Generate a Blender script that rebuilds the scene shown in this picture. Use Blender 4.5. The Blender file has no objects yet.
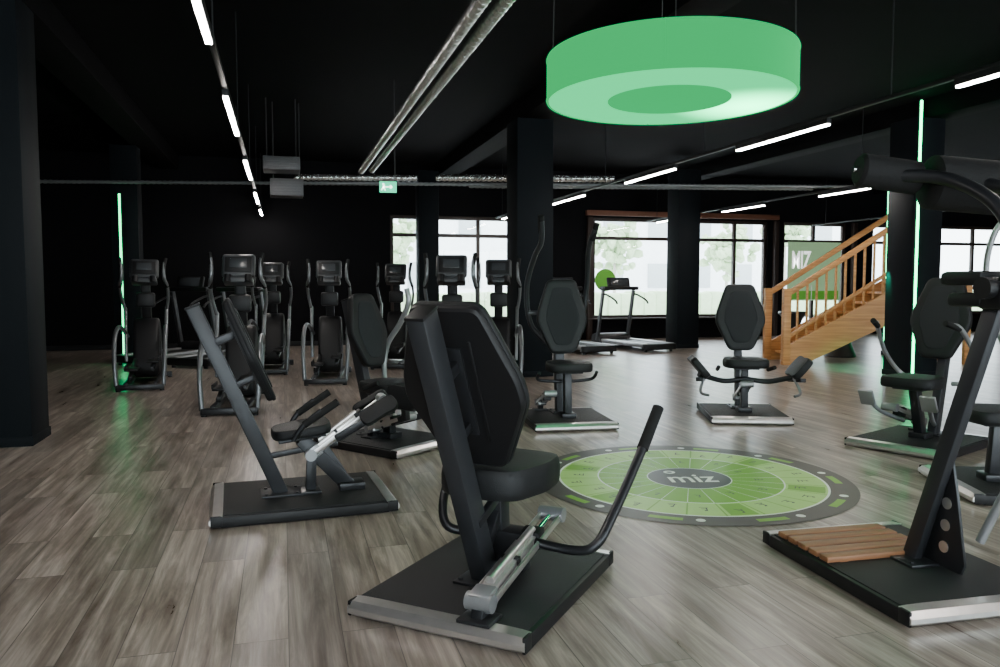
import bpy, bmesh, math, random
from mathutils import Vector, Matrix
random.seed(4)
PI=math.pi
# ------------------------------------------------------------------ plan
# room axes are world X / Y.  The survey was taken along a heading 15.55 deg
# off the room axis: (u = sideways, d = ahead) in metres.
HD=math.radians(15.55); SN=math.sin(HD); CS=math.cos(HD)
def PL(u,d,z=0.0): return Vector((u*CS+d*SN, -u*SN+d*CS, z))
def heading(du,dd):
    v=PL(du,dd); return math.atan2(-v.x, v.y)
CEIL=3.95
# ------------------------------------------------------------------ materials
def mat(name,col,rough=0.5,metal=0.0,spec=0.5,var=0.12,vscale=8.0,bump=0.0,bscale=60.0,emit=None,estr=0.0,coat=0.0,lobe=None):
    m=bpy.data.materials.new(name); m.use_nodes=True
    nt=m.node_tree; b=nt.nodes['Principled BSDF']
    tc=nt.nodes.new('ShaderNodeTexCoord')
    n=nt.nodes.new('ShaderNodeTexNoise'); n.inputs['Scale'].default_value=vscale; n.inputs['Detail'].default_value=4
    nt.links.new(tc.outputs['Object'],n.inputs['Vector'])
    r=nt.nodes.new('ShaderNodeMapRange'); r.inputs[3].default_value=1-var; r.inputs[4].default_value=1+var
    nt.links.new(n.outputs['Fac'],r.inputs[0])
    mx=nt.nodes.new('ShaderNodeVectorMath'); mx.operation='SCALE'
    mx.inputs[0].default_value=col[:3]; nt.links.new(r.outputs[0],mx.inputs['Scale'])
    nt.links.new(mx.outputs[0],b.inputs['Base Color'])
    b.inputs['Roughness'].default_value=rough; b.inputs['Metallic'].default_value=metal
    b.inputs['Specular IOR Level'].default_value=spec
    if coat: b.inputs['Coat Weight'].default_value=coat
    if bump>0:
        n2=nt.nodes.new('ShaderNodeTexNoise'); n2.inputs['Scale'].default_value=bscale
        nt.links.new(tc.outputs['Object'],n2.inputs['Vector'])
        bp=nt.nodes.new('ShaderNodeBump'); bp.inputs['Strength'].default_value=bump; bp.inputs['Distance'].default_value=0.01
        nt.links.new(n2.outputs['Fac'],bp.inputs['Height']); nt.links.new(bp.outputs[0],b.inputs['Normal'])
    if emit:
        b.inputs['Emission Color'].default_value=(*emit,1); b.inputs['Emission Strength'].default_value=estr
        if lobe:   # hot spot painted into the emission, no bulb behind it: (x,y,z,radius,gain)
            d=nt.nodes.new('ShaderNodeVectorMath'); d.operation='DISTANCE'; d.inputs[1].default_value=lobe[:3]
            nt.links.new(tc.outputs['Object'],d.inputs[0])
            q=nt.nodes.new('ShaderNodeMapRange'); q.interpolation_type='SMOOTHSTEP'
            q.inputs[1].default_value=0; q.inputs[2].default_value=lobe[3]; q.inputs[3].default_value=estr*lobe[4]; q.inputs[4].default_value=estr
            nt.links.new(d.outputs['Value'],q.inputs[0]); nt.links.new(q.outputs[0],b.inputs['Emission Strength'])
    return m
M_frame=mat('graphite_metal',(0.022,0.023,0.026),0.34,0.4,0.5)
M_beam=mat('graphite_post',(0.030,0.032,0.036),0.4,0.3,0.5)
M_black=mat('black_plastic',(0.007,0.007,0.008),0.5,spec=0.35)
M_leather=mat('black_leather',(0.008,0.009,0.010),0.52,spec=0.32,bump=0.2,bscale=220)
M_panel=mat('ribbed_cushion',(0.014,0.016,0.018),0.7,spec=0.3,bump=0.4,bscale=300)
M_deck=mat('deck_rubber',(0.013,0.014,0.015),0.6,spec=0.35,bump=0.3,bscale=400)
M_alu=mat('brushed_aluminium',(0.75,0.73,0.71),0.28,0.9,vscale=20)
M_chrome=mat('chrome_steel',(0.8,0.8,0.8),0.12,1.0)
M_silver=mat('silver_paint',(0.33,0.34,0.35),0.35,0.6)
M_tsilver=mat('trainer_silver',(0.19,0.20,0.21),0.33,0.6)
M_console=mat('console_grey',(0.04,0.043,0.047),0.4)
M_foam=mat('foam_grip',(0.008,0.008,0.008),0.8,spec=0.3,bump=0.2)
M_screen=mat('screen_glass',(0.05,0.055,0.06),0.2,0,0.5,coat=0.3)
M_wall=mat('black_wall_paint',(0.004,0.004,0.005),0.85,spec=0.15,vscale=2)
M_ceil=mat('black_ceiling_paint',(0.0032,0.0033,0.0037),0.9,spec=0.08,vscale=1.5)
M_col=mat('column_paint',(0.004,0.006,0.008),0.7,spec=0.15,vscale=2)
M_winframe=mat('brown_window_frame',(0.03,0.016,0.011),0.5)
M_strip=mat('light_diffuser',(0.9,0.9,0.9),0.5,emit=(1.0,0.93,0.87),estr=125)
M_led=mat('green_led',(0.0,0.5,0.2),0.5,emit=(0.0,1.0,0.30),estr=8)
M_ledb=mat('green_led_bright',(0.0,0.5,0.2),0.5,emit=(0.0,1.0,0.32),estr=16)
M_duct=mat('foil_duct',(0.72,0.72,0.7),0.24,0.8,spec=0.8,vscale=15,bump=0.7,bscale=30)
M_pipe=mat('dull_pipe',(0.2,0.21,0.21),0.4,0.5)
M_cable=mat('dark_cable',(0.02,0.02,0.02),0.5)
M_lampside=mat('green_shade',(0.0,0.02,0.01),0.9,spec=0.0,emit=(0.0,0.80,0.19),estr=0.78,var=0.05,lobe=(0.75,-0.35,0.05,0.9,1.4))
M_lampbot=mat('green_diffuser',(0.0,0.03,0.02),0.9,spec=0.0,emit=(0.0,1.0,0.30),estr=1.35,var=0.05,lobe=(0.60,0.02,0.0,0.55,8.5))
M_lampin=mat('green_inner_shade',(0.0,0.02,0.01),0.9,spec=0.0,emit=(0.0,0.8,0.20),estr=0.8)
M_lamptop=mat('lamp_top',(0.0,0.02,0.01),0.9,spec=0.0,emit=(0.0,0.5,0.12),estr=0.6)
M_bin=mat('dark_lacquer',(0.012,0.016,0.016),0.35)
M_exit=mat('exit_green',(0.0,0.3,0.15),0.5,emit=(0.02,0.7,0.35),estr=2.0)
M_white=mat('white_print',(0.85,0.88,0.84),0.5,spec=0.2,var=0.04)
M_exitw=mat('exit_white',(0.9,0.9,0.9),0.5,emit=(0.9,1,0.9),estr=4)
M_mgreen=mat('mat_green',(0.17,0.42,0.012),0.4,var=0.06)
M_mlight=mat('mat_pale_green',(0.42,0.67,0.18),0.4,var=0.05)
M_mdark=mat('mat_charcoal',(0.018,0.027,0.031),0.4,var=0.08)
M_mbrown=mat('mat_dark_ring',(0.045,0.04,0.034),0.4,var=0.08)
M_poster=mat('poster_green',(0.14,0.45,0.04),0.5,emit=(0.12,0.42,0.05),estr=0.25)  # printed green glows by emission, though band and sticker are no lamps
M_postergrey=mat('poster_pale_green',(.35,.5,.30),.5,emit=(.30,.50,.26),estr=0.5)  # emission stands in for daylight coming through the poster sheet
M_posterw=mat('poster_white',(.9,.9,.9),.5,emit=(1,1,1),estr=1.3)  # white letters given a glow of their own
M_foliage=mat('foliage',(0.42,0.55,0.34),0.9,var=0.25,vscale=4)
M_bark=mat('bark',(0.45,0.42,0.38),0.9)
M_out=mat('exterior_paving',(0.85,0.85,0.85),0.9)
M_fac=mat('exterior_render',(0.85,0.87,0.9),0.9)
M_facw=mat('exterior_glazing',(0.4,0.44,0.46),0.3)
M_soffit=mat('wood_soffit',(0.16,0.06,0.03),0.6)
M_unit=mat('dull_grey_metal',(0.09,0.09,0.095),0.5,0.3)

def wood_mat(name,c1,c2,rough=0.45,axis='X'):
    m=bpy.data.materials.new(name); m.use_nodes=True; nt=m.node_tree; b=nt.nodes['Principled BSDF']
    tc=nt.nodes.new('ShaderNodeTexCoord'); mp=nt.nodes.new('ShaderNodeMapping')
    s={'X':(1.5,25,25),'Y':(25,1.5,25),'Z':(25,25,1.5)}[axis]
    mp.inputs['Scale'].default_value=s
    nt.links.new(tc.outputs['Object'],mp.inputs[0])
    n=nt.nodes.new('ShaderNodeTexNoise'); n.inputs['Scale'].default_value=1.2; n.inputs['Detail'].default_value=6
    nt.links.new(mp.outputs[0],n.inputs[0])
    r=nt.nodes.new('ShaderNodeValToRGB'); r.color_ramp.elements[0].color=(*c1,1); r.color_ramp.elements[1].color=(*c2,1)
    r.color_ramp.elements[0].position=0.3; r.color_ramp.elements[1].position=0.7
    nt.links.new(n.outputs['Fac'],r.inputs[0]); nt.links.new(r.outputs[0],b.inputs['Base Color'])
    b.inputs['Roughness'].default_value=rough
    return m
M_pine=wood_mat('pine_wood',(0.46,0.19,0.05),(0.70,0.36,0.12),0.45,'X')
M_slat=wood_mat('slat_wood',(0.19,0.078,0.03),(0.34,0.155,0.07),0.5,'X')

def floor_mat():
    m=bpy.data.materials.new('plank_floor'); m.use_nodes=True; nt=m.node_tree; N=nt.nodes; L=nt.links
    b=N['Principled BSDF']; tc=N.new('ShaderNodeTexCoord'); sp=N.new('ShaderNodeSeparateXYZ'); L.new(tc.outputs['Object'],sp.inputs[0])
    cb=N.new('ShaderNodeCombineXYZ'); L.new(sp.outputs['Y'],cb.inputs['X']); L.new(sp.outputs['X'],cb.inputs['Y'])
    br=N.new('ShaderNodeTexBrick'); L.new(cb.outputs[0],br.inputs['Vector'])
    br.inputs['Scale'].default_value=1; br.inputs['Brick Width'].default_value=1.5; br.inputs['Row Height'].default_value=0.2
    br.inputs['Mortar Size'].default_value=0.002; br.inputs['Mortar Smooth'].default_value=0.1
    br.inputs['Color1'].default_value=(0,0,0,1); br.inputs['Color2'].default_value=(1,1,1,1); br.inputs['Mortar'].default_value=(0,0,0,1)
    br.offset=0.37
    sc=N.new('ShaderNodeVectorMath'); sc.operation='SCALE'; sc.inputs['Scale'].default_value=17; L.new(br.outputs['Color'],sc.inputs[0])
    def grain(mul,scale,detail,rough,dist):
        add=N.new('ShaderNodeVectorMath'); add.operation='MULTIPLY_ADD'; add.inputs[1].default_value=mul
        L.new(cb.outputs[0],add.inputs[0]); L.new(sc.outputs[0],add.inputs[2])
        n=N.new('ShaderNodeTexNoise'); n.inputs['Scale'].default_value=scale; n.inputs['Detail'].default_value=detail; n.inputs['Roughness'].default_value=rough; n.inputs['Distortion'].default_value=dist
        L.new(add.outputs[0],n.inputs['Vector']); return n
    n=grain((0.8,9,1),1.6,6,0.65,0.5); n2=grain((1.0,45,1),1.5,3,0.55,0.1)
    r=N.new('ShaderNodeValToRGB'); e=r.color_ramp.elements
    e[0].position=0.32; e[0].color=(0.115,0.086,0.068,1); e[1].position=0.68; e[1].color=(0.48,0.42,0.37,1)
    k=e.new(0.5); k.color=(0.27,0.225,0.19,1)
    L.new(n.outputs['Fac'],r.inputs[0])
    mr=N.new('ShaderNodeMapRange'); mr.inputs[3].default_value=0.72; mr.inputs[4].default_value=1.22; L.new(br.outputs['Color'],mr.inputs[0])
    mg=N.new('ShaderNodeMapRange'); mg.inputs[1].default_value=0.3; mg.inputs[2].default_value=0.6; mg.inputs[3].default_value=0.74; mg.inputs[4].default_value=1.06; L.new(n2.outputs['Fac'],mg.inputs[0])
    mul=N.new('ShaderNodeMath'); mul.operation='MULTIPLY'; L.new(mr.outputs[0],mul.inputs[0]); L.new(mg.outputs[0],mul.inputs[1])
    s2=N.new('ShaderNodeVectorMath'); s2.operation='SCALE'; L.new(r.outputs[0],s2.inputs[0]); L.new(mul.outputs[0],s2.inputs['Scale'])
    mm=N.new('ShaderNodeMapRange'); mm.inputs[3].default_value=1; mm.inputs[4].default_value=0.4; L.new(br.outputs['Fac'],mm.inputs[0])
    s3=N.new('ShaderNodeVectorMath'); s3.operation='SCALE'; L.new(s2.outputs[0],s3.inputs[0]); L.new(mm.outputs[0],s3.inputs['Scale'])
    L.new(s3.outputs[0],b.inputs['Base Color'])
    rr=N.new('ShaderNodeMapRange'); rr.inputs[3].default_value=0.25; rr.inputs[4].default_value=0.33; L.new(n.outputs['Fac'],rr.inputs[0]); L.new(rr.outputs[0],b.inputs['Roughness'])
    b.inputs['Specular IOR Level'].default_value=0.7
    bp=N.new('ShaderNodeBump'); bp.inputs['Strength'].default_value=0.06; bp.inputs['Distance'].default_value=0.002
    L.new(n.outputs['Fac'],bp.inputs['Height']); L.new(bp.outputs[0],b.inputs['Normal'])
    return m
M_floor=floor_mat()
def glass_mat():
    m=bpy.data.materials.new('window_glass'); m.use_nodes=True; nt=m.node_tree; nt.nodes.clear()
    o=nt.nodes.new('ShaderNodeOutputMaterial'); t=nt.nodes.new('ShaderNodeBsdfTransparent'); g=nt.nodes.new('ShaderNodeBsdfGlossy')
    g.inputs['Roughness'].default_value=0.02; mx=nt.nodes.new('ShaderNodeMixShader'); mx.inputs[0].default_value=0.05
    t.inputs[0].default_value=(0.95,0.98,0.97,1)
    nt.links.new(t.outputs[0],mx.inputs[1]); nt.links.new(g.outputs[0],mx.inputs[2]); nt.links.new(mx.outputs[0],o.inputs[0])
    return m
M_glass=glass_mat()

# ------------------------------------------------------------------ geometry helpers
def fin(name,bm,mats,parent=None,label=None,smooth=35,loc=None):
    me=bpy.data.meshes.new(name); bmesh.ops.recalc_face_normals(bm,faces=bm.faces); bm.to_mesh(me); bm.free()
    if not isinstance(mats,(list,tuple)): mats=[mats]
    for m in mats: me.materials.append(m)
    me.shade_smooth(); me.set_sharp_from_angle(angle=math.radians(smooth))
    o=bpy.data.objects.new(name,me); bpy.context.scene.collection.objects.link(o)
    if parent: o.parent=parent
    if loc is not None: o.location=loc
    if label: o['label']=label
    return o
def box(bm,c,s,bev=0.0,M=None,mi=0,seg=2):
    r=bmesh.ops.create_cube(bm,size=1); vs=r['verts']
    bmesh.ops.scale(bm,vec=Vector(s),verts=vs)
    T=Matrix.Translation(Vector(c)) @ (M if M else Matrix.Identity(4))
    fs=list({f for v in vs for f in v.link_faces})
    for f in fs: f.material_index=mi
    if bev>0:
        es=list({e for v in vs for e in v.link_edges})
        r2=bmesh.ops.bevel(bm,geom=es,offset=min(bev,min(s)*0.49),segments=seg,profile=0.5,affect='EDGES')
        vs=list({v for f in r2['faces'] for v in f.verts}|{v for v in vs if v.is_valid})
        for f in r2['faces']: f.material_index=mi
    bmesh.ops.transform(bm,matrix=T,verts=vs)
def frame_m(p0,p1,side=Vector((1,0,0))):
    z=(p1-p0).normalized(); x=(side-z*side.dot(z))
    if x.length<1e-4: x=Vector((0,1,0))-z*z.y
    x.normalize(); y=z.cross(x)
    return Matrix((x,y,z)).transposed().to_4x4()
def beam(bm,p0,p1,w,h,bev=0.006,side=Vector((1,0,0)),mi=0):
    p0=Vector(p0);p1=Vector(p1)
    box(bm,(p0+p1)/2,(w,h,(p1-p0).length),bev,frame_m(p0,p1,side),mi)
def cyl(bm,p0,p1,r,seg=20,r2=None,mi=0):
    p0=Vector(p0);p1=Vector(p1); L=(p1-p0).length
    q=bmesh.ops.create_cone(bm,cap_ends=True,segments=seg,radius1=r,radius2=r if r2 is None else r2,depth=L)
    for f in {f for v in q['verts'] for f in v.link_faces}: f.material_index=mi
    bmesh.ops.transform(bm,matrix=Matrix.Translation((p0+p1)/2)@frame_m(p0,p1),verts=q['verts'])
def catmull(pts,n=6,closed=False):
    P=[Vector(p) for p in pts]; out=[]; N=len(P)
    rng=range(N) if closed else range(N-1)
    for i in rng:
        if closed: a,b,c,d=P[(i-1)%N],P[i],P[(i+1)%N],P[(i+2)%N]
        else: a,b,c,d=P[max(i-1,0)],P[i],P[i+1],P[min(i+2,N-1)]
        for k in range(n):
            t=k/n
            out.append(0.5*((2*b)+(c-a)*t+(2*a-5*b+4*c-d)*t*t+(3*b-a-3*c+d)*t**3))
    if not closed: out.append(P[-1])
    return out
def roundpoly(pts,r,n=4):
    P=[Vector(p) for p in pts]; out=[]; N=len(P)
    for i in range(N):
        a,b,c=P[i-1],P[i],P[(i+1)%N]; u=(a-b); v=(c-b)
        q=min(r,u.length*.45,v.length*.45); s=b+u.normalized()*q; e=b+v.normalized()*q
        for k in range(n+1):
            t=k/n; out.append(s*(1-t)**2+b*2*t*(1-t)+e*t*t)
    return out
def tube(bm,pts,r,n=6,seg=12,mi=0,straight=False):
    P=[Vector(p) for p in pts] if straight else catmull(pts,n)
    t0=(P[1]-P[0]).normalized(); x=t0.orthogonal().normalized(); rings=[]
    for i,p in enumerate(P):
        if i==0: t=t0
        elif i==len(P)-1: t=(P[-1]-P[-2]).normalized()
        else: t=(P[i+1]-P[i-1]).normalized()
        x=(x-t*x.dot(t)).normalized(); y=t.cross(x)
        rings.append([bm.verts.new(p+(x*math.cos(2*PI*k/seg)+y*math.sin(2*PI*k/seg))*r) for k in range(seg)])
    for a,b in zip(rings,rings[1:]):
        for k in range(seg):
            f=bm.faces.new((a[k],a[(k+1)%seg],b[(k+1)%seg],b[k])); f.material_index=mi
    bm.faces.new(rings[0][::-1]).material_index=mi; bm.faces.new(rings[-1]).material_index=mi
def slab(bm,outline,t,M,n=4,mi=0,prof=None,smooth=True,rad=0.05):
    O=[Vector((p[0],p[1],0)) for p in outline]
    if smooth=='round': O=roundpoly(O,rad,n)
    elif smooth: O=catmull(O,n,True)
    c=sum(O,Vector())/len(O)
    prof=prof or [(0.95,0.0),(0.985,0.1),(1.0,0.3),(1.0,0.65),(0.985,0.85),(0.95,0.97),(0.88,1.0),(0.45,1.02)]
    rings=[[bm.verts.new(M@(c+(p-c)*s+Vector((0,0,z*t)))) for p in O] for s,z in prof]
    K=len(O)
    for a,b in zip(rings,rings[1:]):
        for k in range(K): bm.faces.new((a[k],a[(k+1)%K],b[(k+1)%K],b[k])).material_index=mi
    bm.faces.new(rings[0][::-1]).material_index=mi; bm.faces.new(rings[-1]).material_index=mi
def extr(bm,outline,w,M=None,n=4,smooth=True,mi=0):
    """side profile (y,z) extruded along x, centred"""
    M=M or Matrix.Identity(4)
    R=Matrix(((0,0,1,0),(1,0,0,0),(0,1,0,0),(0,0,0,1)))
    slab(bm,outline,w,M@R@Matrix.Translation((0,0,-w/2)),n,mi,[(0.93,0),(0.98,0.05),(1,0.14),(1,0.86),(0.98,0.95),(0.93,1)],smooth)
def lathe(bm,prof,seg=48,c=(0,0,0),mi=0,closed=False):
    rings=[[bm.verts.new(Vector(c)+Vector((r*math.cos(2*PI*k/seg),r*math.sin(2*PI*k/seg),z))) for k in range(seg)] for r,z in prof]
    pr=list(zip(rings,rings[1:]))
    if closed: pr.append((rings[-1],rings[0]))
    for a,b in pr:
        for k in range(seg): bm.faces.new((a[k],a[(k+1)%seg],b[(k+1)%seg],b[k])).material_index=mi
    return rings
def empty(name,label,cat,loc=(0,0,0),rz=0,group=None):
    o=bpy.data.objects.new(name,None); o.empty_display_size=0.2; bpy.context.scene.collection.objects.link(o)
    o.location=loc; o.rotation_euler=(0,0,rz); o['label']=label; o['category']=cat
    if group: o['group']=group
    return o
def tag(o,label,cat,group=None):
    o['label']=label; o['category']=cat
    if group: o['group']=group
    return o
def dup(root,loc,rz=None,label=None):
    c=root.copy(); bpy.context.scene.collection.objects.link(c); c.location=loc
    if rz is not None: c.rotation_euler=(0,0,rz)
    if label: c['label']=label
    def rec(a,ca):
        for ch in a.children:
            k=ch.copy(); bpy.context.scene.collection.objects.link(k); k.parent=ca; rec(ch,k)
    rec(root,c); return c
def struct(o): o['kind']='structure'; return o
def P(name,build,m,parent,label=None,smooth=35):
    bm=bmesh.new(); build(bm); return fin(name,bm,m,parent,label,smooth)
BM=bmesh.new

# ------------------------------------------------------------------ room shell
XL,XR,YB,YF=-6.5,20.5,17.3,-4.0
bm=BM(); box(bm,((XL+XR)/2,(YB+YF)/2,-0.05),(XR-XL+0.4,YB-YF+0.4,0.1)); struct(fin('floor',bm,M_floor))
bm=BM(); box(bm,((XL+XR)/2,(YB+YF)/2,CEIL+0.05),(XR-XL+0.4,YB-YF+0.4,0.1)); struct(fin('ceiling',bm,M_ceil))
bm=BM(); box(bm,(XL-0.1,(YB+YF)/2,CEIL/2),(0.2,YB-YF,CEIL)); struct(fin('wall_left',bm,M_wall))
bm=BM(); box(bm,(XR+0.1,(YB+YF)/2,CEIL/2),(0.2,YB-YF,CEIL)); struct(fin('wall_right',bm,M_wall))
wins=[(2.3,5.1,0.5,2.85,[0.3,0.72]),(7.1,9.25,0.5,2.9,[]),(9.45,11.85,0.5,2.9,[0.62]),(12.3,14.2,0.02,2.9,[0.5]),(15.0,17.0,0.5,2.9,[0.5]),(17.2,19.6,0.5,2.9,[0.5])]
bm=BM(); x=XL-0.2
for a0,a1,z0,z1,_ in wins:
    box(bm,((x+a0)/2,YB+0.1,CEIL/2),(a0-x,0.2,CEIL))
    if z0>0.1: box(bm,((a0+a1)/2,YB+0.1,z0/2),(a1-a0,0.2,z0))
    box(bm,((a0+a1)/2,YB+0.1,(z1+CEIL)/2),(a1-a0,0.2,CEIL-z1)); x=a1
box(bm,((x+XR+0.2)/2,YB+0.1,CEIL/2),(XR+0.2-x,0.2,CEIL)); struct(fin('wall_back',bm,M_wall))
bm=BM(); W0,W1=-4,15
box(bm,((XL+W0)/2,YF-0.1,CEIL/2),(W0-XL,0.2,CEIL)); box(bm,((W1+XR)/2,YF-0.1,CEIL/2),(XR-W1,0.2,CEIL))
box(bm,((W0+W1)/2,YF-0.1,0.2),(W1-W0,0.2,0.4)); box(bm,((W0+W1)/2,YF-0.1,3.5),(W1-W0,0.2,0.9)); struct(fin('wall_front',bm,M_wall))
def window(n,a0,a1,z0,z1,muls,y,trans=2.42,name='window'):
    bm=BM(); t=0.08; cy=y
    box(bm,((a0+a1)/2,cy,z0+t/2),(a1-a0,0.1,t),0.008); box(bm,((a0+a1)/2,cy,z1-t/2),(a1-a0,0.1,t),0.008)
    for a in (a0+t/2,a1-t/2): box(bm,(a,cy,(z0+z1)/2),(t,0.1,z1-z0-2*t+0.002),0.008)
    for f in muls: box(bm,(a0+(a1-a0)*f,cy,(z0+z1)/2),(0.08,0.09,z1-z0-2*t),0.008)
    if trans: box(bm,((a0+a1)/2,cy,trans),(a1-a0-2*t,0.085,0.08),0.008)
    o=struct(fin(f'{name}_{n}',bm,M_winframe))
    bm=BM(); box(bm,((a0+a1)/2,cy,(z0+z1)/2),(a1-a0-2*t,0.012,z1-z0-2*t)); fin('glass_pane',bm,M_glass,o)
    return o
k=1
for i,(a0,a1,z0,z1,mu) in enumerate(wins):
    if z0<0.1:
        d=window(1,a0,a1,0,z1,mu,YB+0.1,name='door')
        for s in (-0.07,0.07):
            bm=BM(); tube(bm,[(13.25+s,YB+0.02,0.9),(13.25+s,YB+0.02,1.3)],0.014,straight=True); fin('handle',bm,M_alu,d)
    else: window(k,a0,a1,z0,z1,mu,YB+0.1); k+=1
window(k,W0,W1,0.4,3.05,[0.125*j for j in range(1,8)],YF-0.1,trans=None)
bm=BM(); box(bm,((XL+2.3)/2,YB-0.01,0.05),(2.3-XL,0.02,0.1),0.003); struct(fin('baseboard_back',bm,M_black))
bm=BM(); box(bm,(8.6,YB-0.06,0.5),(6.6,0.16,0.03),0.005); struct(fin('trim_1',bm,M_winframe))
bm=BM(); box(bm,(9.5,YB-0.06,3.0),(5.2,0.12,0.12),0.01); struct(fin('trim_2',bm,M_soffit))
for i,a in enumerate((7.0,9.35,12.05,14.4)):
    bm=BM(); box(bm,(a,YB-0.05,1.46),(0.13,0.1,2.9),0.01); struct(fin(f'trim_{i+3}',bm,M_winframe))

# columns
cols=[(-2.27,7.45,0.5),(3.48,10.9,0.54),(8.09,14.77,0.5),(8.83,9.35,0.5),(2.95,16.3,0.42),(-2.55,14.7,0.42)]
pc=PL(7.42,14.55); cols.append((pc.x,pc.y,0.36))
for i,(a,b,s) in enumerate(cols):
    bm=BM(); box(bm,(0,0,CEIL/2-0.14),(s,s,CEIL-0.28),0.012); box(bm,(0,0,0.04),(s+0.02,s+0.02,0.08),0.006)
    o=fin('support_column',bm,M_col,loc=(a,b,0)); tag(o,'square dark-painted structural column standing on plank floor','column','dark structural columns')
for a in (-2.22,3.48,9.0,15.2):
    bm=BM(); box(bm,(0,0,0),(0.42,YB-YF-0.02,0.28),0.01)
    o=fin('ceiling_beam',bm,M_ceil,loc=(a,(YB+YF)/2,CEIL-0.14)); tag(o,'long black-painted concrete beam under the ceiling','beam','black ceiling beams')

# linear lights
def linlight(a,b0,b1,z=2.75):
    E=empty('linear_ceiling_light','slim white linear light hanging in a black track','ceiling light',(a,(b0+b1)/2,z),0,'linear ceiling lights')
    L=b1-b0
    P('light_housing',lambda b:box(b,(0,0,0.03),(0.05,L,0.05),0.004),M_black,E)
    P('diffuser',lambda b:box(b,(0,0,-0.002),(0.038,L-0.02,0.014),0.003),M_strip,E)
rows=[(-0.39,-3.8,[(-3.2,-1.6),(0.0,1.6),(3.3,4.95),(6.3,7.9),(9.5,11.2),(12.8,14.5),(15.7,17.0)]),
      (4.67,-3.8,[(-3.0,-1.5),(0.0,1.5),(3.1,4.6),(5.95,7.4),(8.75,10.2),(11.75,13.3),(14.9,16.6)]),
      (8.4,9.45,[(9.6,10.9),(12.4,13.8),(15.3,16.6)]),
      (13.0,-3.8,[(-0.5,1.0),(3.2,4.7),(6.6,8.1)])]
for a,bs,ls in rows:
    L=YB-0.2-bs; mid=(YB-0.2+bs)/2
    bm=BM(); box(bm,(0,0,0),(0.04,L,0.03),0.003)
    n=int(L/2.6)
    for j in range(n): q=-L/2+0.5+j*(L-1)/(n-1); cyl(bm,(0,q,0.01),(0,q,CEIL-2.82),0.006,8)
    o=fin('light_track',bm,M_black,loc=(a,mid,2.82)); tag(o,'black suspended track carrying a row of lights','light track','black light tracks')
    for b0,b1 in ls: linlight(a,b0,b1)

# LED strips
def led(p,z0,z1,rz,m):
    E=empty('led_strip_light','thin vertical green led strip glowing on a column','led light',(p.x,p.y,z0),rz,'vertical green led strips')
    P('mounting_channel',lambda b:box(b,(0,0.012,(z1-z0)/2),(0.06,0.02,z1-z0),0.003),M_black,E)
    P('glowing_tube',lambda b:box(b,(0,-0.006,(z1-z0)/2),(0.03,0.02,z1-z0-0.02),0.004),m,E)
    return E
led(PL(-6.36,13.15),0.05,2.85,0,M_led)
led(Vector((8.62,9.075,0)),0.05,3.9,0,M_ledb)
led(PL(7.1,14.38),0.08,3.1,0,M_ledb)
# green spot added without a fixture to imitate led glow by the stairs
def spot(src,tgt,w,ang):
    ld=bpy.data.lights.new('added_green_spot','SPOT'); ld.energy=w; ld.color=(0.0,1.0,0.5); ld.spot_size=math.radians(ang); ld.spot_blend=1.0; ld.shadow_soft_size=0.02
    o=bpy.data.objects.new('added_green_spot',ld); bpy.context.scene.collection.objects.link(o); o.location=src
    o.rotation_euler=(Vector(tgt)-Vector(src)).to_track_quat('-Z','Y').to_euler()
spot((8.5,9.5,1.6),PL(5.75,12.1,0),170,62)

# ducts
def duct(p0,p1,r,name='ventilation_duct',lab='silver foil-wrapped duct running under the ceiling',m=None):
    bm=BM(); p0=Vector(p0);p1=Vector(p1); n=max(8,int((p1-p0).length/0.085))
    R=frame_m(p0,p1); L=(p1-p0).length; rings=[]
    for i in range(n+1):
        for dz,rr in ((0,r*.9),(0.3,r*1.12),(0.5,r*1.18),(0.7,r*1.12)):
            if i==n and dz>0: break
            rings.append([bm.verts.new(p0+R.to_3x3()@Vector((rr*math.cos(2*PI*k/16),rr*math.sin(2*PI*k/16),(i+dz)*L/n))) for k in range(16)])
    for a,b in zip(rings,rings[1:]):
        for k in range(16): bm.faces.new((a[k],a[(k+1)%16],b[(k+1)%16],b[k]))
    bm.faces.new(rings[0][::-1]); bm.faces.new(rings[-1])
    c=(p0+p1)/2
    bmesh.ops.translate(bm,vec=-c,verts=bm.verts)
    o=fin(name,bm,m or M_duct,loc=c,smooth=25); tag(o,lab,'duct' if name!='horizontal_pipe' else 'pipe','silver ceiling ducts' if name!='horizontal_pipe' else 'thin ceiling pipes'); return o
duct((1.13,-3,2.97),(1.13,11.6,2.97),0.038); duct((1.28,-3,2.99),(1.28,11.6,2.99),0.038)
LP='thin dull grey pipe crossing the room under the ceiling'
duct(PL(-8.2,12.0,2.90),PL(6.4,12.75,2.90),0.024,'horizontal_pipe',LP,M_pipe)
duct(PL(-0.5,12.75,2.91),PL(5.2,13.1,2.91),0.022,'horizontal_pipe',LP,M_pipe)
duct(PL(-1.0,12.3,2.99),PL(1.8,12.45,2.99),0.05); duct(PL(-3.2,12.25,2.99),PL(-1.3,12.35,2.99),0.045)
def ceiling_unit(u,d,z,w,h,l):
    E=empty('ceiling_air_unit','grey metal air unit with louvres hanging from the ceiling','air unit',PL(u,d,z),0,'ceiling air units')
    bm=BM(); box(bm,(0,0,0),(w,l,h),0.01)
    for j in range(5): box(bm,(0,-l/2-0.004,-h*0.35+j*h*0.17),(w*0.85,0.014,0.012),0.002)
    fin('unit_casing',bm,M_unit,E)
    for s in (-1,1): P('hanger_rod',lambda b:cyl(b,(s*w*0.4,0,h/2-0.01),(s*w*0.4,0,CEIL-z),0.008,8),M_cable,E)
ceiling_unit(-3.1,11.2,3.02,0.5,0.18,0.5); ceiling_unit(-3.1,11.45,2.72,0.46,0.24,0.4)
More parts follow.
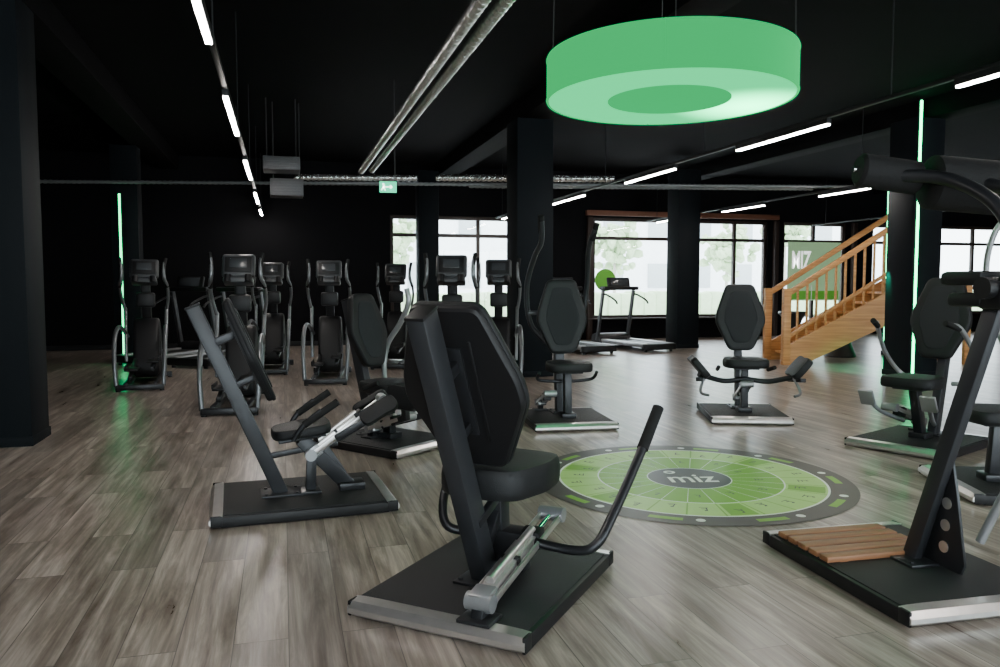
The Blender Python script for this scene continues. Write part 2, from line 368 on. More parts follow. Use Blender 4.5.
# exit sign
E=empty('exit_sign','illuminated green emergency exit sign with a running figure','exit sign',PL(-1.45,10.2,2.52),-HD*0.5)
P('sign_box',lambda b:box(b,(0,0,0.07),(0.22,0.035,0.14),0.005),M_exit,E)
bm=BM(); y=-0.021
box(bm,(-0.06,y,0.105),(0.02,0.006,0.02)); box(bm,(-0.055,y,0.075),(0.02,0.006,0.045),M=Matrix.Rotation(0.3,4,'Y'))
box(bm,(-0.072,y,0.045),(0.012,0.006,0.045),M=Matrix.Rotation(0.7,4,'Y')); box(bm,(-0.045,y,0.045),(0.012,0.006,0.045),M=Matrix.Rotation(-0.5,4,'Y'))
box(bm,(-0.01,y,0.07),(0.10,0.006,0.012)); box(bm,(0.04,y,0.08),(0.012,0.006,0.035),M=Matrix.Rotation(-0.8,4,'Y')); box(bm,(0.04,y,0.06),(0.012,0.006,0.035),M=Matrix.Rotation(0.8,4,'Y'))
fin('pictogram',bm,M_exitw,E)
P('hanger_rod',lambda b:cyl(b,(.09,0,0.14),(.09,0,CEIL-2.52),0.006,8),M_cable,E)

# ring lamp
p=PL(1.085,5.1,2.52)
E=empty('ring_pendant_lamp','large round drum ring pendant lamp glowing green','pendant lamp',p)
RO,RI,HH=0.785,0.385,0.27
bm=BM(); lathe(bm,[(RO,0),(RO+0.004,0.01),(RO,0.02),(RO,HH-0.02),(RO+0.004,HH-0.01),(RO,HH),(RO-0.012,HH),(RO-0.012,0)],96,closed=True)
for k in range(3):
    a=2*PI*k/3+4.2; box(bm,(math.cos(a)*RO,math.sin(a)*RO,HH/2),(0.006,0.006,HH))
fin('lamp_shade',bm,M_lampside,E)
P('diffuser',lambda b:lathe(b,[(RI+.004,0.004),(RO-0.014,0.004),(RO-0.014,0.014),(RI+.004,0.014)],96,closed=True),M_lampbot,E,'pale glowing green underside panel')
P('inner_shade',lambda b:lathe(b,[(RI-.006,0.0),(RI-.006,HH-0.062),(RI+0.003,HH-0.062),(RI+0.003,0.0)],96,closed=True),M_lampin,E)
P('top_panel',lambda b:lathe(b,[(0.0005,HH-0.06),(RO-0.015,HH-0.06),(RO-0.015,HH-0.05),(0.0005,HH-0.05)],72,closed=True),M_lamptop,E)
for k in range(4):
    a=PI/4+PI/2*k+0.25; q=Vector((math.cos(a)*RO*0.97,math.sin(a)*RO*0.97,HH-0.01))
    P('suspension_cable',lambda b:cyl(b,q,(q.x*0.97,q.y*0.97,CEIL-p.z),0.004,8),M_cable,E)

# ------------------------------------------------------------------ floor medallion
c=PL(1.31,5.33)
E=empty('floor_medallion','round green circuit training floor graphic with charcoal centre and dark rim','floor graphic',c,0)
bm=BM()
def ring(r0,r1,mi,a0=0,a1=2*PI,z=0.003,seg=96):
    n=max(2,int(seg*(a1-a0)/(2*PI))); A=[];B=[]
    for k in range(n+1):
        a=a0+(a1-a0)*k/n; A.append(bm.verts.new((r0*math.cos(a),r0*math.sin(a),z))); B.append(bm.verts.new((r1*math.cos(a),r1*math.sin(a),z)))
    for k in range(n): bm.faces.new((A[k],B[k],B[k+1],A[k+1])).material_index=mi
ring(0.001,0.28,0); ring(0.28,0.288,3); ring(0.288,0.62,1); ring(0.62,0.63,3); ring(0.63,0.89,2); ring(0.89,0.905,3); ring(0.905,1.08,4)
for k in range(24):
    a=2*PI*k/24; ring(0.288,0.62,3,a-0.004,a+0.004,0.0036,seg=500); ring(0.63,0.89,1,a-0.006,a+0.006,0.0036,seg=500)
    if k%4==1: ring(0.645,0.875,1,a+0.03,a+0.23,0.0034)
def quad(R,cx,cy,sx,sy,mi):
    vs=[bm.verts.new(R@Vector((cx+dx*sx/2,cy+dy*sy/2,0))) for dx,dy in ((-1,-1),(1,-1),(1,1),(-1,1))]; bm.faces.new(vs).material_index=mi
for k in range(10):
    a0=2*PI*k/10+0.2
    ring(0.96,1.01,1,a0,a0+0.2,0.0036,seg=200)
    R=Matrix.Translation((.985*math.cos(a0+.3),.985*math.sin(a0+.3),.0036))
    n=20; f=[bm.verts.new(R@Vector((.028*math.cos(2*PI*j/n),.028*math.sin(2*PI*j/n),0))) for j in range(n)]; bm.faces.new(f).material_index=3
for k in range(24):
    for rr,sc in ((0.72,.62),(0.43,.5)):
        if rr<.6 and k%2: continue
        a=2*PI*(k+0.5)/24; R=Matrix.Rotation(a,4,'Z')@Matrix.Translation((rr+.04*(k%3),0,0.0042))@Matrix.Rotation(-PI/2,4,'Z')@Matrix.Scale(sc,4)
        for q in ((0,-0.05,0.09,0.010),(-0.025,0,0.012,0.1),(0.0,-0.01,0.05,0.012),(-0.012,0.045,0.025,0.025)): quad(R,*q,0)
fin('printed_disc',bm,[M_mdark,M_mgreen,M_mlight,M_white,M_mbrown],E)
def text(s,size,parent,loc,rot,m,name='lettering',ext=0.0005,bold=0.012,sx=1.0):
    cu=bpy.data.curves.new('t','FONT'); cu.body=s; cu.size=size; cu.align_x='CENTER'; cu.align_y='CENTER'; cu.extrude=ext; cu.offset=size*bold
    o=bpy.data.objects.new('t',cu); bpy.context.scene.collection.objects.link(o)
    dg=bpy.context.evaluated_depsgraph_get(); me=bpy.data.meshes.new_from_object(o.evaluated_get(dg)); bpy.data.objects.remove(o)
    me.materials.clear(); me.materials.append(m)
    for v in me.vertices: v.co.x*=sx
    t=bpy.data.objects.new(name,me); bpy.context.scene.collection.objects.link(t); t.parent=parent; t.location=loc; t.rotation_euler=rot
    return t
text('miz',0.30,E,(0.0,-0.03,0.005),(0,0,-HD+0.04),M_white,bold=.012,sx=.8)
P('emblem_dot',lambda b:lathe(b,[(0.02,0.005),(0.042,0.005),(0.042,0.0055),(0.02,0.0055)],24,c=(-0.06,0.175,0),closed=True),M_white,E)

# ------------------------------------------------------------------ strength machines
PADO=[(-.115,-.35),(.115,-.35),(.245,-.05),(.235,.05),(.135,.35),(-.135,.35),(-.235,.05),(-.245,-.05)]
SEATO=[(-.13,-.2),(.13,-.2),(.2,-.06),(.215,.08),(.16,.21),(-.16,.21),(-.215,.08),(-.2,-.06)]
def base(E,w=0.78,l=1.04):
    P('platform',lambda b:(box(b,(0,0,0.034),(w,l-0.1,0.062),0.008)),M_black,E)
    P('deck_mat',lambda b:box(b,(0,0,0.067),(w-0.04,l-0.14,0.008),0.002),M_deck,E)
    for s in (-1,1):
        def rail(b):
            o=[(0,0.008),(0.045,0.008),(0.066,0.025),(0.066,0.045),(0.045,0.070),(-0.01,0.074)]
            M=Matrix.Translation((0,s*(l/2-0.055),0))@Matrix.Rotation(0 if s>0 else PI,4,'Z')
            extr(b,o,w,M,smooth=False)
        P('end_rail',rail,M_alu,E,'rounded aluminium end rail')
        for sx in (-1,1): P('rail_cap',lambda b:box(b,(sx*(w/2-0.004),s*(l/2-0.03),0.04),(0.014,0.062,0.062),0.004),M_black,E)
def lean(y0=-0.06,y1=-0.56,z1=1.25,z0=0.07):
    return Vector((0,y0,z0)),Vector((0,y1,z1))
def post(E,a,b,w=0.07,h=0.1,m=None):
    P('main_post',lambda q:beam(q,a,b,w,h,0.008),m or M_beam,E)
    z=(b-a).normalized()
    P('post_cap',lambda m:beam(m,b-z*0.002,b+z*0.012,w+0.004,h+0.004,0.004),M_black,E)
    P('foot_plate',lambda m:(box(m,(a.x,a.y,0.076),(0.2,0.24,0.014),0.004),[cyl(m,(a.x+sx*.075,a.y+sy*.09,.075),(a.x+sx*.075,a.y+sy*.09,.092),.011,8) for sx in(-1,1) for sy in(-1,1)]),M_frame,E)
def backpad(E,a,b,zc=0.97,gap=0.17,sc=1.0,tilt=0.0,th=0.06,wx=1.0):
    z=(b-a).normalized(); n=Vector((0,z.z,-z.y)); t=(zc-a.z)/(b.z-a.z); c=a.lerp(b,t)+n*gap
    R=Matrix((Vector((1,0,0)),z,Vector((1,0,0)).cross(z))).transposed().to_4x4()
    if (R.to_3x3()@Vector((0,0,1))).dot(n)<0: R=R@Matrix.Rotation(PI,4,'Y')
    M=Matrix.Translation(c)@R@Matrix.Rotation(tilt,4,'X')
    O=[(x*sc*wx,y*sc) for x,y in PADO]
    P('back_pad',lambda m:slab(m,O,th,M@Matrix.Translation((0,0,-0.01)),smooth='round'),M_leather,E)
    P('cushion_panel',lambda m:slab(m,[(x*.66,y*.78) for x,y in O],0.01,M@Matrix.Translation((0,0,th-0.012)),smooth='round'),M_panel,E,'grey ribbed cushion panel')
    P('pad_shell',lambda m:(slab(m,[(x*.97,y*.98) for x,y in O],0.03,M@Matrix.Translation((0,0,-0.034)),prof=[(.96,0),(.99,.3),(1,1)],smooth='round',rad=.035),
        [box(m,M@Vector((sx,0,-0.035)),(0.012,0.46,0.012),0.003,R) for sx in(-.09,.09)]),M_black,E)
    P('pad_bracket',lambda m:(beam(m,c-n*(gap-0.02)+z*0.12,c-n*0.03+z*0.12,0.06,0.05),beam(m,c-n*(gap-0.02)-z*0.16,c-n*0.03-z*0.16,0.05,0.04),
        box(m,c-n*0.04,(0.1,0.4,0.014),0.004,R)),M_frame,E)
def seat(E,y=0.06,z=0.46,x=0,py=None,rot=0.0,sc=1.0,th=.085):
    M=Matrix.Translation((x,y,z-th*.5))@Matrix.Rotation(rot,4,'X')
    P('seat',lambda m:slab(m,[(a*sc,b*sc) for a,b in SEATO],th,M),M_leather,E)
    P('seat_plate',lambda m:box(m,(x,y,z-th*.5-0.01),(0.24,0.28,0.02),0.005,Matrix.Rotation(rot,4,'X')),M_frame,E)
    py=y+0.02 if py is None else py
    P('seat_post',lambda m:(beam(m,(x,py,0.07),(x,y,z-0.06),0.07,0.09,0.008),box(m,(x,py,0.09),(0.14,0.16,0.05),0.01)),M_frame,E)
def actuator(E,p0,p1,w=0.06):
    p0=Vector(p0);p1=Vector(p1); z=(p1-p0).normalized(); L=(p1-p0).length; up=Vector((0,-z.z,z.y))
    if up.z<0: up=-up
    P('linear_drive',lambda m:(beam(m,p0+z*0.08,p0+z*L*0.74,w,0.055,0.006),cyl(m,p0+z*0.13+up*0.04,p0+z*L*0.7+up*0.04,w*0.32)),M_alu,E,'brushed aluminium linear drive')
    for s in (-1,1): P('guide_rail',lambda m:beam(m,p0+z*0.02+Vector((s*(w*.5+.018),0,0)),p1+Vector((s*(w*.5+.018),0,0)),0.012,0.03,0.003),M_alu,E)
    P('drive_rod',lambda m:cyl(m,p0+z*L*0.7,p1,0.014),M_chrome,E)
    P('drive_joint',lambda m:cyl(m,p1-Vector((0.06,0,0)),p1+Vector((0.06,0,0)),0.034),M_silver,E)
    P('drive_joint',lambda m:(cyl(m,p0+z*0.04-Vector((0.055,0,0)),p0+z*0.04+Vector((0.055,0,0)),0.035),beam(m,p0+z*0.02,p0+z*0.11,w+.03,0.075,0.01)),M_silver,E)
    P('drive_clamp',lambda m:beam(m,p0+z*L*.66,p0+z*L*.75,w+.03,0.08,0.008),M_black,E)
    P('drive_clamp',lambda m:beam(m,p0+z*L*.4,p0+z*L*.43,w+.02,0.07,0.004),M_black,E)
    P('foot_plate',lambda m:(beam(m,(p0.x,p0.y+0.03,0.07),p0+z*0.05,0.05,0.06,0.004),box(m,(p0.x,p0.y+0.03,0.078),(0.14,0.12,0.016),0.004)),M_frame,E)
def grip(E,a,b,r=0.02): P('hand_grip',lambda m:tube(m,[a,(Vector(a)+Vector(b))/2,b],r,4,14),M_foam,E)
GRP='circuit training machines'
def mk(label,u,d,du,dd): return empty('strength_machine',label,'exercise machine',PL(u,d),heading(du,dd),GRP)

# M1 nearest
E=mk('graphite leg machine with padded seat, aluminium drive and long curved bar',-0.035,3.371,.436,.90)
base(E); a,b=lean(y1=-.58,z1=1.235); post(E,a,b,.08,.11); backpad(E,a,b,0.86,0.17,1.08,th=.04,wx=1.07); seat(E,0.06,0.51,sc=1.1,th=.13)
actuator(E,(0.17,-0.48,0.13),(0.15,0.33,0.27),.06)
P('curved_bar',lambda m:tube(m,[(0.6,0.47,0.75),(0.565,0.33,0.58),(0.51,0.12,0.36),(0.47,0.03,0.26),(0.38,0.02,0.225),(0.15,0.06,0.22),(0.0,0.08,0.22),(-0.15,0.06,0.22),(-0.25,0.03,0.25),(-0.30,0.1,0.36),(-0.34,0.3,0.5)],0.021,6,14),M_frame,E)
grip(E,(0.607,0.495,0.78),(0.572,0.36,0.61),0.026)
P('pivot_block',lambda m:(box(m,(0.05,0.08,0.2),(0.2,0.12,0.12),0.012),beam(m,(0.1,0.1,0.07),(0.1,0.1,0.2),0.05,0.08)),M_frame,E)
P('seat_strut',lambda m:(beam(m,(0,-0.12,0.16),(0,0.12,0.42),0.05,0.05),beam(m,(0.03,-0.2,0.35),(0.03,0.06,0.45),0.03,0.04)),M_frame,E)

# M2
E=mk('dark grey leg machine with tilted post, black pads and aluminium drive',-1.22,4.73,.945,.326)
base(E); a,b=lean(-0.12,-0.60,1.21); post(E,a,b,.06,.085); backpad(E,a,b,0.88,0.19,0.95,th=.03,wx=.85)
seat(E,0.0,0.46,rot=0.12,py=0.3,sc=.8,th=.06)
actuator(E,(0.02,0.02,0.28),(0.02,0.5,0.62),0.05)
P('lower_strut',lambda m:(beam(m,(0,-0.22,0.3),(0,0.22,0.36),0.035,0.035),beam(m,(0,0.3,0.08),(0,0.14,0.34),0.05,0.05)),M_frame,E)
for s in (-1,1):
    P('arm_rest',lambda m:tube(m,[(s*.2,-.06,.43),(s*.22,0.0,.52),(s*.22,.1,.6)],0.016),M_frame,E)
    grip(E,(s*.22,.0,.52),(s*.22,.2,.65),0.022)
    P('leg_lever',lambda m:beam(m,(s*.08,.2,.4),(s*.12,.46,.55),0.035,0.045),M_frame,E)
    P('leg_pad',lambda m:slab(m,[(-.045,-.11),(.045,-.11),(.05,0),(.045,.11),(-.045,.11),(-.05,0)],0.045,Matrix.Translation((s*.13,.46,.56))@Matrix.Rotation(0.5,4,'X')@Matrix.Rotation(s*0.9,4,'Y')),M_leather,E)

# M3
E=mk('black leg machine with padded backrest and curved steel lever',-0.95,6.45,.80,-.60)
base(E,0.74,0.96); a,b=lean(-0.14,-0.45,1.2); post(E,a,b); backpad(E,a,b,0.91,0.15,0.9,wx=.92); seat(E,0.02,0.5)
P('curved_lever',lambda m:tube(m,[(-.32,-.06,1.30),(-.32,-.04,1.18),(-.32,-.14,1.0),(-.32,-.3,0.8),(-.28,-.3,.55),(-.2,-.15,.3),(-.1,-.1,.1)],0.024),M_silver,E)
for s in (-1,1):
    P('leg_lever',lambda m:(beam(m,(s*.1,.1,.2),(s*.2,.42,.3),0.05,0.05),beam(m,(s*.2,.42,.28),(s*.22,.42,.5),0.05,0.05)),M_frame,E)
    P('leg_pad',lambda m:slab(m,[(-.08,-.15),(.08,-.15),(.09,0),(.08,.15),(-.08,.15),(-.09,0)],0.07,Matrix.Translation((s*.2,.42,.45))@Matrix.Rotation(s*PI/2.4,4,'Y')),M_leather,E)
    grip(E,(s*.25,0,.5),(s*.26,.18,.56))
actuator(E,(0.1,-0.1,0.14),(0.15,0.4,0.3),0.06)

# M4 tall frame
E=mk('black seated pull machine with tall curved lever arms and padded seat',0.63,7.5,.16,-.99)
base(E,0.78,0.95); a,b=lean(-0.2,-0.36,1.3); post(E,a,b,.09,.1); backpad(E,a,b,1.0,0.16,1.04); seat(E,0.08,0.56,py=0.1,x=.0)
for s,top in ((-1,1.86),(1,1.93)):
    P('lever_arm',lambda m:tube(m,[(s*.1,-.40,.75),(s*.26,-.42,.95),(s*.31,-.36,1.3),(s*.27,-.18,1.6),(s*.24,.0,1.74),(s*.26,.1,top)],0.026),M_beam,E)
    grip(E,(s*.25,.04,top-.1),(s*.27,.12,top+.05),0.028)
P('cross_link',lambda m:beam(m,(-.29,-.4,1.05),(.29,-.4,1.05),0.04,0.04,side=Vector((0,1,0))),M_frame,E)
for s in (-1,1): P('side_grip_frame',lambda m:tube(m,[(s*.03,.0,.4),(s*.26,0,.42),(s*.28,.12,.5)],0.016),M_frame,E)
actuator(E,(0.17,-0.38,0.14),(0.17,0.1,0.3),0.05)

# M5
E=mk('black inner thigh machine with seat, backrest and two side leg pads',2.45,7.82,-.10,-.99)
base(E,0.76,0.95); a,b=lean(-0.18,-0.4,1.22); post(E,a,b); backpad(E,a,b,0.97,0.14,0.98,wx=1.05); seat(E,0.05,0.56,sc=1.0)
for s in (-1,1):
    P('leg_lever',lambda m:(tube(m,[(0,.10,.40),(s*.2,.14,.38),(s*.36,.22,.42),(s*.48,.28,.46)],0.026),beam(m,(s*.42,.14,.40),(s*.49,.36,.42),0.06,0.04)),M_frame,E)
    P('leg_pad',lambda m:slab(m,[(-.10,-.17),(.10,-.17),(.11,0),(.10,.17),(-.10,.17),(-.11,0)],0.065,Matrix.Translation((s*.50,.24,.51))@Matrix.Rotation(-s*PI/3.6,4,'Y')),M_leather,E)
    P('foot_rest',lambda m:tube(m,[(s*.42,.26,.44),(s*.47,.34,.3),(s*.4,.4,.27)],0.014),M_silver,E)
    grip(E,(s*.25,-.02,.48),(s*.27,.16,.52))
actuator(E,(0.0,-0.25,0.15),(0.0,0.2,0.36),0.06)

# M6
E=mk('graphite seated machine with black backrest and side levers',3.50,6.42,-.78,-.62)
base(E,0.78,1.0); a,b=lean(-0.24,-0.55,1.3); post(E,a,b); backpad(E,a,b,1.01,0.16,1.0); seat(E,0.14,0.55,py=0.0)
for s in (-1,1):
    P('side_lever',lambda m:tube(m,[(s*.1,-.32,.5),(s*.3,-.3,.55),(s*.36,-.1,.75),(s*.33,.12,.98),(s*.3,.2,1.02)],0.019),M_silver,E)
    grip(E,(s*.32,.14,.99),(s*.28,.3,1.04),0.023)
    P('foot_rest',lambda m:(tube(m,[(s*.12,.05,.2),(s*.2,.3,.3),(s*.24,.44,.42)],0.018),box(m,(s*.24,.45,.42),(0.12,.03,.14),0.01,Matrix.Rotation(-.5,4,'X'))),M_silver,E)
actuator(E,(0.15,-0.35,0.14),(0.12,0.3,0.34),0.06)

# M7 near right
E=mk('graphite pull machine with wooden foot deck and black roller pads',1.86,3.55,-.22,.975)
base(E)
P('wooden_foot_deck',lambda m:([box(m,(-.08,.05+j*.084,0.086),(0.58,.066,.028),0.007) for j in range(5)],[box(m,(-.08+q,.22,0.074),(.04,.40,.012)) for q in (-.2,.2)]),M_slat,E,'slatted brown wooden foot deck')
a=Vector((.06,-.0,.07)); b=Vector((.12,-.36,1.28)); post(E,a,b,.045,.08)
def plate(m):
    o=[(.0,.075),(-.24,.075),(-.26,.12),(-.21,.40),(-.17,.58),(-.12,.58),(-.04,.3)]
    extr(m,o,0.016,Matrix.Translation((.11,0,0)),smooth=False)
P('gusset_plate',plate,M_frame,E)
for (y,z) in ((-.145,.17),(-.15,.27),(-.155,.37)):
    P('gusset_ring',lambda m:(cyl(m,(.098,y,z),(.122,y,z),.026,24)),M_alu,E,'round aluminium ring insert')
P('pivot_head',lambda m:(box(m,(.12,-.4,1.3),(.16,.14,.12),.02),cyl(m,(0,-.4,1.33),(.24,-.4,1.33),.045)),M_black,E)
for pts in ([(.08,-.42,1.3),(.10,-.45,1.5),(.08,-.36,1.68),(.02,-.16,1.80),(-.12,.02,1.83)],[(.22,-.42,1.3),(.27,-.46,1.5),(.26,-.36,1.7),(.2,-.14,1.79),(.12,-.05,1.80)]):
    P('lever_arm',lambda m:tube(m,pts,0.029,8),M_frame,E)
def roller(m,p0,p1,r):
    p0=Vector(p0);p1=Vector(p1); R=frame_m(p0,p1); L=(p1-p0).length
    prof=[(0.001,0),(r*.8,0),(r,.015),(r,L-.015),(r*.8,L),(0.001,L)]
    rings=[[m.verts.new(p0+R.to_3x3()@Vector((q*math.cos(2*PI*k/24),q*math.sin(2*PI*k/24),h))) for k in range(24)] for q,h in prof]
    for A,B in zip(rings,rings[1:]):
        for k in range(24): m.faces.new((A[k],A[(k+1)%24],B[(k+1)%24],B[k]))
P('roller_pad',lambda m:roller(m,(-.24,.06,1.86),(.03,.0,1.82),.075),M_foam,E)
P('roller_pad',lambda m:roller(m,(.04,-.04,1.80),(.48,-.14,1.76),.12),M_foam,E)
P('roller_axle',lambda m:cyl(m,(-.26,.065,1.863),(.5,-.145,1.757),.016),M_chrome,E)
P('elbow_pad',lambda m:box(m,(.12,-.27,1.37),(.22,.22,.06),.02),M_leather,E)
P('elbow_pad',lambda m:box(m,(.12,-.27,1.28),(.18,.18,.06),.02),M_leather,E)
P('hand_lever',lambda m:tube(m,[(.3,-.42,1.3),(.34,-.5,1.1),(.36,-.46,.8),(.3,-.3,.5),(.24,-.2,.2)],.02),M_silver,E)

# M8 right, partly outside view
E=mk('graphite frame machine with curved steel arms and black seat',3.42,5.0,-.97,.1)
base(E,0.78,1.0); a,b=lean(-.05,-.4,1.3); post(E,a,b); seat(E,.18,.5); backpad(E,a,b,.98,.16)
for s in (-1,1):
    P('lever_arm',lambda m:tube(m,[(s*.12,-.3,.4),(s*.34,-.2,.6),(s*.4,0,1.0),(s*.36,.12,1.4),(s*.3,.1,1.7),(s*.24,-.02,1.85)],0.02),M_silver,E)

# ------------------------------------------------------------------ cross trainers
def elliptical(u,d,du,dd):
    E=empty('cross_trainer','dark cross trainer with silver side arcs and upright console','cross trainer',PL(u,d),heading(du,dd),'cross trainers')
    P('base_frame',lambda m:([beam(m,(s*.17,-.72,.07),(s*.17,.7,.07),.05,.06,.008) for s in(-1,1)],beam(m,(-.28,-.74,.05),(.28,-.74,.05),.07,.07,.012,Vector((0,1,0))),beam(m,(-.28,.74,.05),(.28,.74,.05),.07,.07,.012,Vector((0,1,0))),
        [cyl(m,(sx*.25,sy*.74,0),(sx*.25,sy*.74,.03),.03,12) for sx in(-1,1) for sy in(-1,1)]),M_frame,E)
    P('drive_housing',lambda m:extr(m,[(.1,.1),(.72,.1),(.8,.3),(.72,.62),(.5,.85),(.32,.82),(.16,.5)],.32),M_black,E)
    for s in(-1,1): P('flywheel_cover',lambda m:cyl(m,(s*.158,.45,.4),(s*.168,.45,.4),.15,28),M_frame,E)
    P('mast',lambda m:(beam(m,(0,.48,.7),(0,.3,1.42),.12,.08,.015),box(m,(0,.3,1.12),(.24,.12,.2),.03)),M_black,E)
    R=Matrix.Rotation(-.35,4,'X')
    C=P('console',lambda m:(box(m,(0,.24,1.54),(.36,.07,.28),.05,R,seg=3),box(m,(0,.19,1.37),(.32,.16,.07),.02,R)),M_console,E)
    P('screen',lambda m:box(m,(0,.198,1.56),(.29,.012,.18),.004,R),M_black,C)
    P('display',lambda m:box(m,(0,.190,1.575),(.19,.012,.11),.004,R),M_screen,C)
    for s in (-1,1):
        P('bottle_holder',lambda m:cyl(m,(s*.11,.12,1.36),(s*.11,.15,1.44),.04,14),M_black,E)
        P('moving_arm',lambda m:tube(m,[(s*.26,.32,.98),(s*.29,.24,1.15),(s*.29,.08,1.32),(s*.26,-.02,1.42),(s*.26,-.0,1.58),(s*.28,.04,1.66)],.020),M_tsilver,E)
        P('hand_grip',lambda m:tube(m,[(s*.29,.10,1.30),(s*.262,-.0,1.43),(s*.262,.0,1.56),(s*.282,.045,1.68)],.024),M_foam,E)
        P('link_arm',lambda m:beam(m,(s*.26,.34,1.02),(s*.24,.1,.3),.04,.06,.01),M_tsilver,E)
        P('side_arc',lambda m:tube(m,[(s*.27,-.74,.06),(s*.29,-.70,.4),(s*.29,-.55,.68),(s*.28,-.25,.78),(s*.26,.1,.72),(s*.24,.3,.62)],.026),M_tsilver,E,'curved silver side arc')
        P('pedal_arm',lambda m:beam(m,(s*.13,-.6,.2+.06*s),(s*.13,.2,.34),.05,.05,.01),M_frame,E)
        P('pedal',lambda m:(box(m,(s*.13,-.35,.29+.05*s),(.15,.34,.03),.012),box(m,(s*.13+s*.07,-.35,.32+.05*s),(.015,.34,.05),.005)),M_black,E)
    return E
e0=elliptical(-2.9,8.6,-.2,.98)
for u,d,du,dd in ((-4.75,10.4,-.33,.94),(-2.42,11.0,-.15,.99),(-.56,8.75,.02,.99),(-.02,10.5,.0,1),(-1.75,12.9,.0,.99),(-3.55,12.1,-.2,.98)):
    dup(e0,PL(u,d),heading(du,dd))

# ------------------------------------------------------------------ treadmills
def treadmill(u,d,du,dd):
    E=empty('treadmill','black and silver treadmill facing the windows','treadmill',PL(u,d),heading(du,dd),'treadmills')
    P('running_deck',lambda m:box(m,(0,-.1,.12),(.5,1.5,.05),.01),M_black,E)
    for s in(-1,1): P('side_rail',lambda m:box(m,(s*.32,-.08,.13),(.13,1.62,.08),.02),M_silver,E)
    P('rear_cap',lambda m:(box(m,(0,-.9,.1),(.76,.1,.12),.02),[cyl(m,(s*.3,-.88,0),(s*.3,-.88,.06),.03,12) for s in(-1,1)]),M_black,E)
    P('motor_hood',lambda m:(extr(m,[(.62,.05),(.98,.05),(1.02,.14),(.96,.26),(.75,.27),(.6,.16)],.78),[cyl(m,(s*.3,.85,0),(s*.3,.85,.09),.035,12) for s in(-1,1)]),M_black,E)
    for s in (-1,1):
        P('upright',lambda m:beam(m,(s*.38,.78,.12),(s*.38,.55,1.2),.05,.09,.012),M_console,E)
        P('handrail',lambda m:tube(m,[(s*.38,.56,1.12),(s*.38,.4,1.1),(s*.38,.1,1.0),(s*.38,.02,.93)],.02),M_black,E)
    C=P('console',lambda m:(box(m,(0,.52,1.24),(.86,.22,.08),.025),box(m,(0,.56,1.36),(.56,.05,.22),.02,Matrix.Rotation(-.25,4,'X'))),M_black,E)
    P('screen',lambda m:box(m,(0,.527,1.37),(.42,.01,.16),.004,Matrix.Rotation(-.25,4,'X')),M_screen,C)
    return E
t0=treadmill(2.75,16.1,-.42,.91)
for u,d,du,dd in ((1.5,15.6,-.42,.91),(-4.7,13.2,0.27,.96),(-5.75,13.6,.27,.96)): dup(t0,PL(u,d),heading(du,dd))

# ------------------------------------------------------------------ staircase
E=empty('staircase','open pine wood staircase with slatted balustrade','staircase',PL(4.78,12.85),-HD)
N=8; run,rise=.265,.172; Ltot=N*run
for y in (0,.9):
    def stg(m):
        o=[(0.0,-.0),(.22,0),(Ltot+.1,rise*(N+.2)-.46),(Ltot+.1,rise*(N+.2)+.14),(0.0,.34)]
        vs=[[m.verts.new((x,y+dy,z)) for x,z in o] for dy in(-.025,.025)]
        m.faces.new(vs[0][::-1]); m.faces.new(vs[1])
        for k in range(5): m.faces.new((vs[0][k],vs[0][(k+1)%5],vs[1][(k+1)%5],vs[1][k]))
    P('stringer',stg,M_pine,E,'broad pine side board')
    P('newel_post',lambda m:box(m,(-.06,y,.63),(.12,.12,1.26),.008),M_pine,E)
    h0=Vector((0,y,1.20)); h1=Vector((Ltot+.12,y,1.20+rise*(Ltot+.12)/run))
    P('handrail',lambda m:beam(m,h0,h1,.06,.09,.008,Vector((0,1,0))),M_pine,E)
    P('newel_post',lambda m:box(m,(Ltot+.15,y,.9+rise*N/2),(.09,.09,1.8+rise*N),.008),M_pine,E)
    if y==0:
        off=Vector((0,0,.72)); P('lower_rail',lambda m:beam(m,h0-off,h1-off,.045,.055,.006,Vector((0,1,0))),M_pine,E)
        for j in range(14):
            x=.12+j*.155; z0=.2+rise*x/run; z1=1.18+rise*x/run
            P('baluster',lambda m:box(m,(x,y,(z0+z1)/2),(.038,.02,z1-z0),.004),M_pine,E)
for j in range(N):
    P('tread',lambda m:box(m,(.1+j*run+.12,.45,rise*(j+1)-.02),(run+.03,.85,.04),.006),M_pine,E)
P('landing',lambda m:(box(m,(Ltot+.5,.45,rise*N+.0),(.75,.94,.06),.006),[box(m,(Ltot+.82,yy,rise*N/2-.015),(.09,.09,rise*N-.03),.006) for yy in(0.03,.87)]),M_pine,E)

def pedestal(u,d,h):
    bm=BM(); lathe(bm,[(0.001,0),(.27,0),(.28,.03),(.16,h*.45),(.13,h*.55),(.2,h*.8),(.30,h-.03),(.29,h),(0.001,h)],32)
    o=fin('pedestal_table',bm,M_bin,loc=PL(u,d)); tag(o,'black glossy hourglass-shaped pedestal table','table','hourglass pedestals')
pedestal(6.25,14.3,.75); pedestal(6.2,16.5,.75)

# ------------------------------------------------------------------ poster on door glass
E=empty('door_poster','green printed sheet with white letters on the glazed door','poster',(13.25,YB+0.02,0.9),0)
P('poster_sheet',lambda m:box(m,(0,0,.75),(1.6,.006,1.5),.001),M_postergrey,E)
P('green_band',lambda m:box(m,(.0,-.006,.14),(1.5,.004,.22),.001),M_poster,E)
text('MIZ',.62,E,(-.40,-.01,1.02),(PI/2,0,0),M_posterw,bold=.02,sx=.55)
E=empty('round_window_sticker','round green sticker on the window glass','sticker',(7.45,YB+.06,1.42),0)
P('sticker_disc',lambda m:cyl(m,(0,0,0),(0,.006,0),.27,40),M_poster,E)

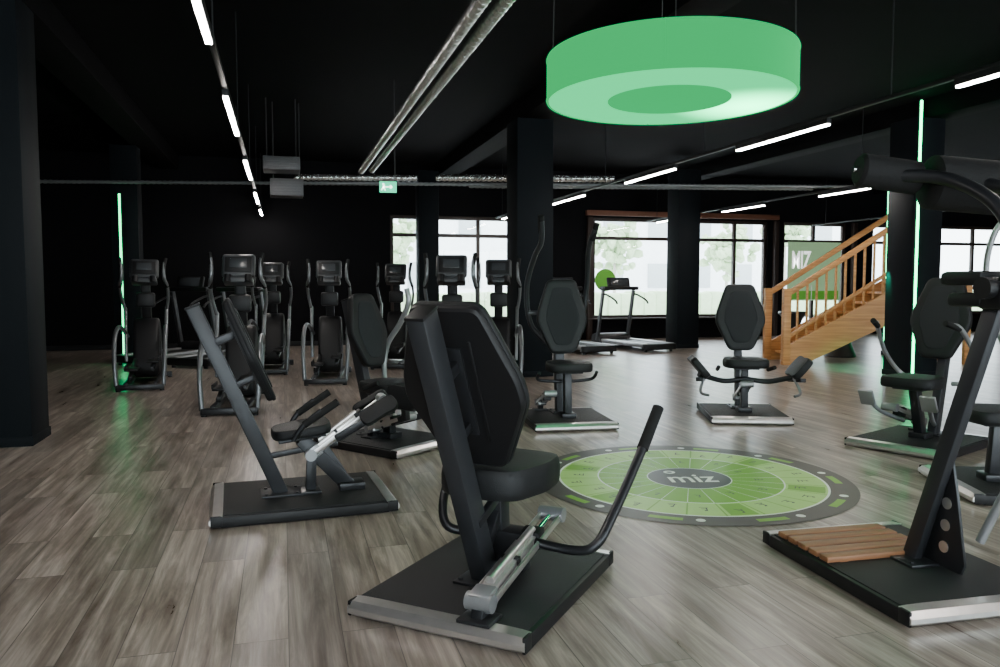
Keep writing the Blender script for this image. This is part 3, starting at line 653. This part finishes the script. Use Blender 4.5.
# ------------------------------------------------------------------ outside
bm=BM(); box(bm,(8,YB+20.3,-.12),(90,40,.1)); tag(fin('exterior_paving',bm,M_out),'pale grey paved forecourt outside the windows','pavement')
bm=BM(); box(bm,(8,YB+1.3,3.2),(28,2.2,.12),.01)
for j in range(12): box(bm,(-4+j*2.2,YB+1.3,3.08),(.12,2.2,.14),.01)
tag(fin('roof_overhang',bm,M_soffit),'brown timber roof overhang outside the windows','roof overhang')
bm=BM(); box(bm,(14,YB+30,3.93),(60,6,8),.02)
for r in range(2):
    for j in range(16): box(bm,(-10.5+j*3,YB+26.96,1.8+r*3),(1.3,.12,1.5),.01,mi=1)
tag(fin('neighbouring_building',bm,[M_fac,M_facw]),'pale rendered building across the forecourt','building')
def tree(x,y,h):
    E=empty('tree','leafy pale green tree beyond the forecourt','tree',(x,y,-.07),0,'outdoor trees')
    P('trunk',lambda m:cyl(m,(0,0,0),(0,0,h*.62),.10,10,.05),M_bark,E)
    def crown(m):
        for j in range(110):
            v=Vector((random.gauss(0,1),random.gauss(0,1),random.gauss(0,1))).normalized()*random.uniform(.2,1.35)
            c=Vector((v.x,v.y,h*.68+v.z*1.1))
            q=bmesh.ops.create_icosphere(m,subdivisions=1,radius=random.uniform(.12,.3))
            for w in q['verts']: w.co=c+w.co*(1+random.uniform(-.3,.3))
    P('crown',crown,M_foliage,E)
for x,y,h in ((11.8,34,4.6),(25,35,6),(4.5,34,4.6),(21,34,4.4),(15.5,35,4.6)): tree(x,y,h)
bm=BM()
for j in range(100): box(bm,(-2+j*.5,28.6,.5+random.uniform(0,.1)),(.54,.9+random.uniform(-.1,.1),1.0),.12)
bmesh.ops.translate(bm,vec=(0,0,-.06),verts=bm.verts)
o=fin('clipped_hedge',bm,M_foliage); tag(o,'low clipped pale green hedge beyond the forecourt','hedge')

# ------------------------------------------------------------------ world and camera
w=bpy.data.worlds.new('World'); bpy.context.scene.world=w; w.use_nodes=True
bg=w.node_tree.nodes['Background']; bg.inputs[0].default_value=(0.86,0.93,1.0,1); bg.inputs[1].default_value=11
cd=bpy.data.cameras.new('Camera'); cam=bpy.data.objects.new('Camera',cd); bpy.context.scene.collection.objects.link(cam)
cam.location=(0,0,1.35); cam.rotation_euler=(math.radians(90-3.70),0,-HD); cd.sensor_width=36; cd.lens=28.08; cd.clip_end=200
bpy.context.scene.camera=cam
